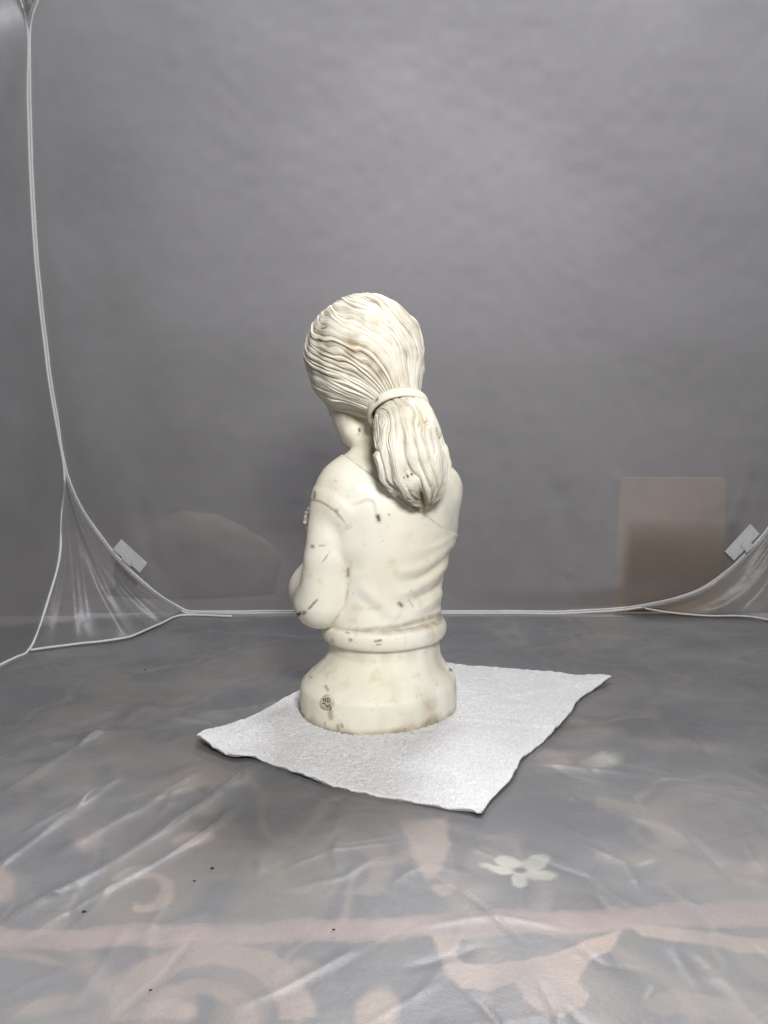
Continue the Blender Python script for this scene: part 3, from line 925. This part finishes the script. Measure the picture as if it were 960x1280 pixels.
d = smin(d, caps(H(-.010, .077, -.072), .005, H(.010, .077, -.072), .005), .004)
bco, bf = surface_nets(d, lo, HS)
for _ in range(2):                                           # light relaxation of the voxel steps
    acc = np.zeros_like(bco); cn = np.zeros(len(bco))
    for k_ in range(4):
        np.add.at(acc, bf[:, k_], bco[bf[:, (k_ + 1) % 4]]); np.add.at(cn, bf[:, k_], 1)
        np.add.at(acc, bf[:, k_], bco[bf[:, (k_ - 1) % 4]]); np.add.at(cn, bf[:, k_], 1)
    bco = bco * .5 + .5 * acc / cn[:, None]
bn = normals(bco, bf)
uvp = to_px(bco); view = bco - EYE; view /= np.linalg.norm(view, axis=1, keepdims=True)
facing = sstep(.15, -.25, (bn * view).sum(1))
disp = np.zeros(len(bco)); stain_shade = np.zeros(len(bco))
# dress: neckline running over the back, sleeve hem, folds
neck_line = smooth_line([(418, 562), (440, 577), (470, 600), (500, 622), (520, 637), (545, 655), (560, 664), (578, 668)], 40)
dn, sn, pn = line_dist(uvp, neck_line)
sgn = dn * sn
onb = facing * (uvp[:, 1] > 540)
disp += onb * (.0026 * sstep(-1.0, 1.4, sgn) * np.exp(-np.maximum(sgn, 0) / 60) + .0007 * np.exp(-((sgn - 2.2) / 1.8) ** 2))
stain_shade = np.maximum(stain_shade, onb * .75 * np.exp(-((sgn + .7) / 1.0) ** 2) * (.55 + .45 * vnoise(uvp * .12, 3)))  # dark line paints in the shadow beside the neckline ridge
hem_line = smooth_line([(378, 623), (392, 624.5), (404, 628), (416, 636), (427, 647), (436, 661)], 24)
dh, sh, ph = line_dist(uvp, hem_line)
sg2 = dh * sh
w2 = facing * sstep(20, 10, dh) * sstep(1.0, .7, ph)
disp += w2 * (.0016 * sstep(1.0, -1.2, sg2))
stain_shade = np.maximum(stain_shade, w2 * .45 * np.exp(-((sg2 - .6) / 1.0) ** 2))  # brown line along the sleeve hem
seam = smooth_line([(437, 655), (438, 690), (437, 712), (434, 740), (428, 764), (416, 780)], 30)
dsm, ssm, psm = line_dist(uvp, seam)
disp -= facing * .0010 * np.exp(-(dsm / 2.4) ** 2) * sstep(.25, .6, psm)
stain_shade = np.maximum(stain_shade, facing * .55 * sstep(.25, .6, psm) * np.exp(-(dsm / 1.6) ** 2) * (.6 + .4 * vnoise(uvp * .15, 5)))  # brown line down the lower arm crease
for ln, w_, a_, sh_ in (
    ([(432, 634), (448, 626), (462, 622), (471, 629), (473, 648)], 2.6, .0010, 0),
    ([(434, 637), (449, 630), (461, 627), (467, 633), (469, 650)], 2.4, -.0008, .2),
    ([(478, 748), (515, 738), (545, 718), (564, 694)], 5.5, .0028, 0), ([(490, 757), (522, 748), (548, 732), (560, 712)], 4.0, -.0024, .12),
    ([(466, 716), (515, 712), (545, 697), (570, 674)], 5.5, .0022, 0), ([(480, 728), (520, 723), (548, 707), (568, 684)], 4.0, -.0022, .1),
    ([(500, 768), (532, 757), (556, 738)], 5, .0026, 0), ([(510, 776), (538, 766), (556, 752)], 3.5, -.0018, .12),
    ([(520, 690), (548, 680), (570, 666)], 4, .0014, 0), ([(536, 742), (550, 733), (560, 722)], 3, -.0016, 0),
    ([(440, 720), (462, 742), (500, 772)], 8, .0016, 0), ([(440, 738), (458, 756), (485, 779)], 7, -.0014, 0),
    ([(480, 700), (500, 725), (528, 760)], 9, -.0010, 0), ([(452, 600), (446, 660), (448, 720)], 12, -.0010, 0),
    ([(505, 640), (500, 690), (515, 745)], 14, .0014, 0), ([(470, 760), (520, 772), (552, 760)], 6, .0012, 0)):
    dl, sl_, pl_ = line_dist(uvp, smooth_line(ln, 24))
    fd = sstep(.05, .55 if ln[-1][0] > 540 else .3, pl_) * sstep(1.0, .92, pl_) * facing * (uvp[:, 0] > 430)
    disp += a_ * np.exp(-(dl / w_) ** 2) * fd
    if sh_: stain_shade = np.maximum(stain_shade, sh_ * np.exp(-(dl / (w_ * .7)) ** 2) * fd)  # brown tint in the fold grooves
disp += .0008 * vnoise(bco * 20, 121) + .0004 * vnoise(bco * 55, 122)
bco = bco + bn * disp[:, None]
bn = normals(bco, bf)
stain_shade = np.maximum(stain_shade, .6 * sstep(6, 0, np.abs(uvp[:, 1] - np.interp(uvp[:, 0], [400, 450, 500, 558], [789, 789, 783, 765]))) * facing)  # brown band where the body meets the rim
stain_shade += .28 * np.clip(vnoise(bco * 26, 123) - .3, 0, 1)
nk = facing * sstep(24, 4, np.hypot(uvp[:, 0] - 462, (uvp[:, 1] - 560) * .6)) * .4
stain_shade = np.maximum(stain_shade, nk)
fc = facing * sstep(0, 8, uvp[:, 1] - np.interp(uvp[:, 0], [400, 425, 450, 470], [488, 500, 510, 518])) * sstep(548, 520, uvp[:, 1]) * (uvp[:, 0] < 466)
stain_shade = np.maximum(stain_shade, fc * (.34 + .25 * vnoise(bco * 60, 124)))  # brown dirt on the face, also painting in the shade under the hair
under(mesh_obj('body', bco, bf, M_MARBLE, attrs=paint(bco, bn, np.clip(stain_shade, 0, .85))), bust)

# --- hair drawn back into a tie
RC = B(498, 514, -.052)                                     # centre of the hair tie
E1 = B(533, 503, -.052) - B(463, 526, -.040); R1 = np.linalg.norm(E1) / 2; E1 /= 2 * R1
E2 = B(496, 490, -.082) - RC; E2 -= (E2 @ E1) * E1; R2 = np.linalg.norm(E2); E2 /= R2
EN = np.cross(E1, E2); EN = EN if EN @ np.array([0, -1, -1]) > 0 else -EN
pole = RC - HC; pole /= np.linalg.norm(pole)
q1 = E1 - (E1 @ pole) * pole; q1 /= np.linalg.norm(q1); q2 = np.cross(pole, q1)
if q2 @ E2 < 0: q2 = -q2


def strands(phi, seed, n):
    """periodic strand profile: rounded locks parted by narrow grooves, 0..1"""
    r = np.random.default_rng(seed)
    e = np.sort((np.arange(n) + r.uniform(-.36, .36, n)) * 2 * np.pi / n)
    e = np.r_[e, e[0] + 2 * np.pi]; am = r.uniform(.45, 1, n)
    p_ = (phi - e[0]) % (2 * np.pi) + e[0]
    k_ = np.clip(np.searchsorted(e, p_, 'right') - 1, 0, n - 1)
    x = (p_ - e[k_]) / (e[k_ + 1] - e[k_]) * 2 - 1
    return am[k_] * np.sqrt(np.clip(1 - np.abs(x) ** 2.2, 0, 1)), x


nph, nta = 1100, 300
phi = np.linspace(0, 2 * np.pi, nph, endpoint=False)
tmax = np.interp(np.degrees(phi), [0, 45, 90, 135, 165, 182, 194, 203, 213, 225, 270, 312, 335, 360],
                 [112, 132, 146, 142, 134, 126, 119, 110, 88, 52, 26, 34, 70, 112])
kk = np.hanning(61); kk /= kk.sum(); tmax = np.convolve(np.r_[tmax[-30:], tmax, tmax[:30]], kk, 'valid')
tmax = np.radians(tmax)
PH, TT = np.meshgrid(phi, np.linspace(0, 1, nta), indexing='ij')
TA = TT * tmax[:, None]
dr = (np.cos(TA)[..., None] * pole + np.sin(TA)[..., None] * (np.cos(PH)[..., None] * q1 + np.sin(PH)[..., None] * q2)).reshape(-1, 3)
sem = np.array([pxr(73), pxr(79), pxr(74.5)])
Rl = 1 / np.sqrt(((dr / sem) ** 2).sum(1))
pos = HC + dr * Rl[:, None]
ring = (RC + (np.cos(PH)[..., None] * E1 * R1 + np.sin(PH)[..., None] * E2 * R2) * .97).reshape(-1, 3)
TAf, PHf, TTf = TA.ravel(), PH.ravel(), TT.ravel()
w = sstep(0, math.radians(46), TAf)[:, None]
pos = ring * (1 - w) + pos * w
hf = grid_faces(nph, nta, True)
hn = normals(pos, hf)
if (hn * (pos - HC)).sum() < 0: hn = -hn; hf = hf[:, ::-1]
wv = .10 * vnoise(np.stack([np.cos(PHf) * 2.5, np.sin(PHf) * 2.5, TAf * 1.6], -1), 131) + .05 * vnoise(np.stack([np.cos(PHf) * 7, np.sin(PHf) * 7, TAf * 3.0], -1), 132)
wv = wv * sstep(.1, 1.0, TAf)
tw = .85 * sstep(.45, 2.1, TAf) * sstep(math.radians(-60), math.radians(40), (PHf + 1.6) % (2 * np.pi) - 1.6) * sstep(math.radians(205), math.radians(130), PHf)
PS = PHf - tw                                               # the locks sweep round towards the forehead
s1, x1 = strands(PS + wv, 3, 40); s2, x2 = strands(PS + wv * 1.2 + .13 * TAf, 5, 56); s3, x3 = strands(PS + wv * 1.1 - .04 * TAf, 8, 140)
bl = sstep(-.25, .35, vnoise(np.stack([np.cos(PS) * 4, np.sin(PS) * 4, TAf * 1.3], -1), 133))
lock = s1 * (1 - bl) + s2 * bl
amp = .40 + .80 * sstep(-.5, .6, vnoise(np.stack([np.cos(PS) * 5, np.sin(PS) * 5, TAf * 1.6], -1), 134))
smoothside = 1 - .55 * np.exp(-((np.degrees(PHf) - 168) / 22) ** 2) * sstep(.5, 1.1, TAf)
grow = sstep(.05, .9, TAf) * .6 + .4
disp = (lock - .6) * .0050 * amp * grow * smoothside + (s3 - .6) * .0011 * grow * smoothside
disp += .0032 * vnoise(dr * 3.6, 135) * grow
edge_in = sstep(.93, 1.0, TTf)
disp = disp * (1 - edge_in) + (.0015 + .0035 * np.exp(-((np.degrees(PHf) - 205) / 20) ** 2)) * np.exp(-((TTf - .90) / .07) ** 2) - .016 * edge_in ** 1.5
pos = pos + hn * disp[:, None]
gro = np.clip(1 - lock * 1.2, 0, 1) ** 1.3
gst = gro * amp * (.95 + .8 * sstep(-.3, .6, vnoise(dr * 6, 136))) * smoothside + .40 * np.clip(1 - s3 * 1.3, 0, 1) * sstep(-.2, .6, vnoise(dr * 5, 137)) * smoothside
gst += .30 * sstep(math.radians(34), math.radians(10), TAf) * np.clip(1 - s1, 0, 1) + .7 * edge_in  # groove dirt near the tie; undercut shade painted along the hair's edge
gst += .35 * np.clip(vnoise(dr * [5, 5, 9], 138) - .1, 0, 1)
hn2 = normals(pos, hf)
under(mesh_obj('hair', pos, hf, M_MARBLE, attrs=paint(pos, hn2, np.clip(gst, 0, .8))), bust)

# --- hair tie: flat rounded band
nt, ns = 120, 16
a_ = np.linspace(0, 2 * np.pi, nt, endpoint=False); b_ = np.linspace(0, 2 * np.pi, ns, endpoint=False)
AA, BBm = np.meshgrid(a_, b_, indexing='ij')
rad = np.cos(AA)[..., None] * E1 + np.sin(AA)[..., None] * E2
ctr = RC + np.cos(AA)[..., None] * E1 * R1 + np.sin(AA)[..., None] * E2 * R2
se = lambda x, p_: np.sign(x) * np.abs(x) ** p_
tie = ctr + rad * (.0026 * se(np.cos(BBm), .8))[..., None] + EN * (.0075 * se(np.sin(BBm), .6))[..., None]
tie = tie.reshape(-1, 3)
I, J = np.meshgrid(np.arange(nt), np.arange(ns), indexing='ij')
tf = np.stack([I * ns + J, ((I + 1) % nt) * ns + J, ((I + 1) % nt) * ns + (J + 1) % ns, I * ns + (J + 1) % ns], -1).reshape(-1, 4)
tn = normals(tie, tf)
if (tn * (tie - RC)).sum() < 0: tn = -tn; tf = tf[:, ::-1]
tst = .5 * np.abs(np.sin(BBm)).ravel() ** 4 + .2 * np.clip(vnoise(tie * 60, 141), 0, 1)
under(mesh_obj('hair_tie', tie, tf, M_MARBLE, attrs=paint(tie, tn, np.clip(tst, 0, .7))), bust)

# --- ponytail
nL, nP = 260, 680
ax3 = smooth_line([RC - EN * .004, B(505, 524, -.074), B(511, 548, -.088), B(516, 574, -.092), B(523, 598, -.090), B(528, 622, -.084)], nL)
sl = np.linspace(0, 1, nL)
hwid = np.interp(sl, [0, .06, .16, .34, .55, .72, .84, .93, 1.0], [30, 32, 35, 39.5, 42.5, 41, 34, 22, 3]) * .00112
hdep = np.interp(sl, [0, .10, .3, .6, .8, .93, 1.0], [22, 25, 28, 31, 27, 16, 2]) * .00112
ks = np.hanning(17); ks /= ks.sum()
sm = lambda v_: np.convolve(np.pad(v_, 8, 'edge'), ks, 'valid')
hwid, hdep = sm(hwid), sm(hdep)
tan = np.gradient(ax3, axis=0); tan /= np.linalg.norm(tan, axis=1, keepdims=True)
side = np.array([.92, .36, .1]) - (tan @ np.array([.92, .36, .1]))[:, None] * tan; side /= np.linalg.norm(side, axis=1, keepdims=True)
e10 = E1 - (tan @ E1)[:, None] * tan; mixw = sstep(.0, .25, sl)[:, None]; side = side * mixw + e10 * (1 - mixw); side /= np.linalg.norm(side, axis=1, keepdims=True)
outw = np.cross(side, tan); outw *= np.sign((outw @ np.array([0, -1, .3])))[:, None]
ph2 = np.linspace(0, 2 * np.pi, nP, endpoint=False)
SLm, PHm = np.meshgrid(sl, ph2, indexing='ij')
lenv = 1 + .07 * vnoise(np.stack([np.cos(ph2) * 3.2, np.sin(ph2) * 3.2], -1), 151) + .03 * vnoise(np.stack([np.cos(ph2) * 9, np.sin(ph2) * 9], -1), 152)
base = ax3[:, None] + (hwid[:, None] * np.cos(PHm))[..., None] * side[:, None] + (hdep[:, None] * np.sin(PHm))[..., None] * outw[:, None]
drop = ((lenv - 1)[None] * .22 * sstep(.4, 1, SLm))
base = base + tan[:, None] * drop[..., None]
pco = base.reshape(-1, 3)
I, J = np.meshgrid(np.arange(nL - 1), np.arange(nP), indexing='ij')
pf = np.stack([I * nP + J, I * nP + (J + 1) % nP, (I + 1) * nP + (J + 1) % nP, (I + 1) * nP + J], -1).reshape(-1, 4)
pn_ = normals(pco, pf); cen = np.repeat(ax3, nP, 0)
if (pn_ * (pco - cen)).sum() < 0: pn_ = -pn_; pf = pf[:, ::-1]
PHv, SLv = PHm.ravel(), SLm.ravel()
wv = .42 * vnoise(np.stack([np.cos(PHv) * 2, np.sin(PHv) * 2, SLv * 3.2], -1), 153) + .16 * vnoise(np.stack([np.cos(PHv) * 5, np.sin(PHv) * 5, SLv * 7], -1), 154)
s1, _ = strands(PHv + wv, 13, 12); s2, _ = strands(PHv + wv * 1.3 + .25 * SLv, 15, 21); s3, _ = strands(PHv + wv * 1.1, 18, 80)
bl = sstep(-.3, .4, vnoise(np.stack([np.cos(PHv) * 2, np.sin(PHv) * 2, SLv * 3], -1), 155))
lock = s1 * (1 - bl) * 1.1 + s2 * bl * .8
env = sstep(0, .12, SLv) * sstep(1.0, .86, SLv)
pco = pco + pn_ * ((lock - .55) * .0095 * (.35 + .65 * sstep(.05, .5, SLv)) * env + (s3 - .6) * .0012 * env + .003 * vnoise(pco * 45, 156) * env)[:, None]
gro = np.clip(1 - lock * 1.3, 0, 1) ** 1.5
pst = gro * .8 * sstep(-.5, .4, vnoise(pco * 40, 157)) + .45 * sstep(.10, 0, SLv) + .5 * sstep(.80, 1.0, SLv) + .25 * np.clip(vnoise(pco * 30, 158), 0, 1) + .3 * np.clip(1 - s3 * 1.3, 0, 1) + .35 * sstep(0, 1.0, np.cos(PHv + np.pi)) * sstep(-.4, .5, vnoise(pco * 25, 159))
pn2 = normals(pco, pf)
under(mesh_obj('ponytail', pco, pf, M_MARBLE, attrs=paint(pco, pn2, np.clip(pst, 0, .8))), bust)

# --- rosette on the far shoulder strap, small carved beads
ros = []; rfs = []
tt_, pp_ = np.meshgrid(np.linspace(0, np.pi, 9), np.linspace(0, 2 * np.pi, 12, endpoint=False), indexing='ij')
sph = np.stack([np.sin(tt_) * np.cos(pp_), np.sin(tt_) * np.sin(pp_), np.cos(tt_)], -1).reshape(-1, 3)
I, J = np.meshgrid(np.arange(8), np.arange(12), indexing='ij')
sf_ = np.stack([I * 12 + J, (I + 1) * 12 + J, (I + 1) * 12 + (J + 1) % 12, I * 12 + (J + 1) % 12], -1).reshape(-1, 4)
for (u, v, dy_, r_) in ((384.5, 641, -.02, 2.6), (382.5, 646, -.018, 3.0), (382, 653, -.02, 3.2), (384, 660, -.02, 2.6), (386, 636, -.022, 2.4), (387, 650, -.016, 6.5), (387, 658, -.014, 6), (387, 642, -.014, 6), (391, 650, -.012, 10)):
    rfs.append(sf_ + len(ros) * len(sph)); ros.append(sph * pxr(r_, dy_) * (1 + .35 * vnoise(sph * 2.5, int(v)))[:, None] + B(u, v, dy_))
rco = np.vstack(ros); rf = np.vstack(rfs)
under(mesh_obj('rosette', rco, rf, M_MARBLE, attrs={'stain_shade': .45 + .35 * vnoise(rco * 200, 161), 'mark': np.zeros(len(rco))}), bust)

# --- maker's stamp on the socle: oval plaque with two lines of cut marks


def on_socle(u, v, out=0.0):
    """point of the socle's upright face seen at u, v"""
    a_, b_ = oval(98.2 * YB / F_PX * 1.014); c0 = np.array([B(474, 870)[0], YB - .013])
    o = EYE[:2] - c0; dd = ray(u, v); d2 = dd[:2]
    R_ = np.array([[CT, ST], [-ST, CT]]); o = (R_ @ o) / [a_, b_]; d2 = (R_ @ d2) / [a_, b_]
    A2, B2, C2 = d2 @ d2, 2 * o @ d2, o @ o - 1
    t = (-B2 - math.sqrt(max(B2 * B2 - 4 * A2 * C2, 0))) / (2 * A2)
    p = EYE + dd * t; n = R_.T @ ((R_ @ (p[:2] - c0)) / [a_ ** 2, b_ ** 2]); n /= np.linalg.norm(n)
    return p + np.array([n[0], n[1], 0]) * out


nr_, na = 8, 36
pl = []
for ir in range(nr_ + 1):
    for ia in range(na):
        k_ = ir / nr_; an = ia * 2 * np.pi / na
        pl.append(on_socle(409 + 8.6 * k_ * math.cos(an), 877.5 + 9.6 * k_ * math.sin(an), (.0019 if ir < 6 else .0026 if ir == 6 else .0022 if ir == 7 else -.001)))
I, J = np.meshgrid(np.arange(nr_), np.arange(na), indexing='ij')
sfc = np.stack([I * na + J, I * na + (J + 1) % na, (I + 1) * na + (J + 1) % na, (I + 1) * na + J], -1).reshape(-1, 4)
pl = np.array(pl)
stp = under(mesh_obj('maker_stamp', pl, sfc, M_MARBLE, attrs={'stain_shade': .42 + .22 * vnoise(pl * 400, 171), 'mark': np.zeros(len(pl))}), bust)
tag(stp, 'small brownish oval stamp with cut letters')
for stroke in ([(405.6, 871.5), (405.8, 876.5)], [(405.7, 874), (408, 874.2)], [(408, 871.8), (408.2, 876.8)],
               [(410.2, 872.2), (410.4, 877)], [(410.2, 872.2), (413, 873.4), (412.8, 876.2), (410.4, 877)],
               [(404.2, 879), (406.6, 878.6), (408, 879.6)], [(408.4, 879.6), (409.8, 883.6), (411.4, 880.4)],
               [(411.6, 884.2), (413.2, 880.2), (415, 886)], [(412.2, 883), (414.2, 883.2)]):
    pth = smooth_line([on_socle(u, v, .0021) for u, v in stroke], 12)
    under(sweep('letter', pth, .0006, .0006, M_INK, (0, -1, .05), seg=6), bust)

# ------------------------------------------------------------------ grit on the floor film
ico = sph
for k_, (u, v) in enumerate(((181, 835), (243, 1098), (265, 1083), (105, 1137), (417, 1156), (188, 1231))):
    p = G(u, v, .003); r_ = rng.uniform(.0007, .0012)
    hz_ = h[np.argmin(((q - p[:2]) ** 2).sum(1))]
    c_ = ico * np.array([1.5, 1.0, .8]) * r_ * (1 + .3 * vnoise(ico * 2.2, 180 + k_))[:, None]
    o = mesh_obj('grit', c_, sf_, M_CRUMB); o.location = (p[0], p[1], hz_ + r_ * .6)
    tag(o, 'tiny dark speck of grit lying on the plastic floor sheet', 'grit', 'specks of grit on the floor sheet')
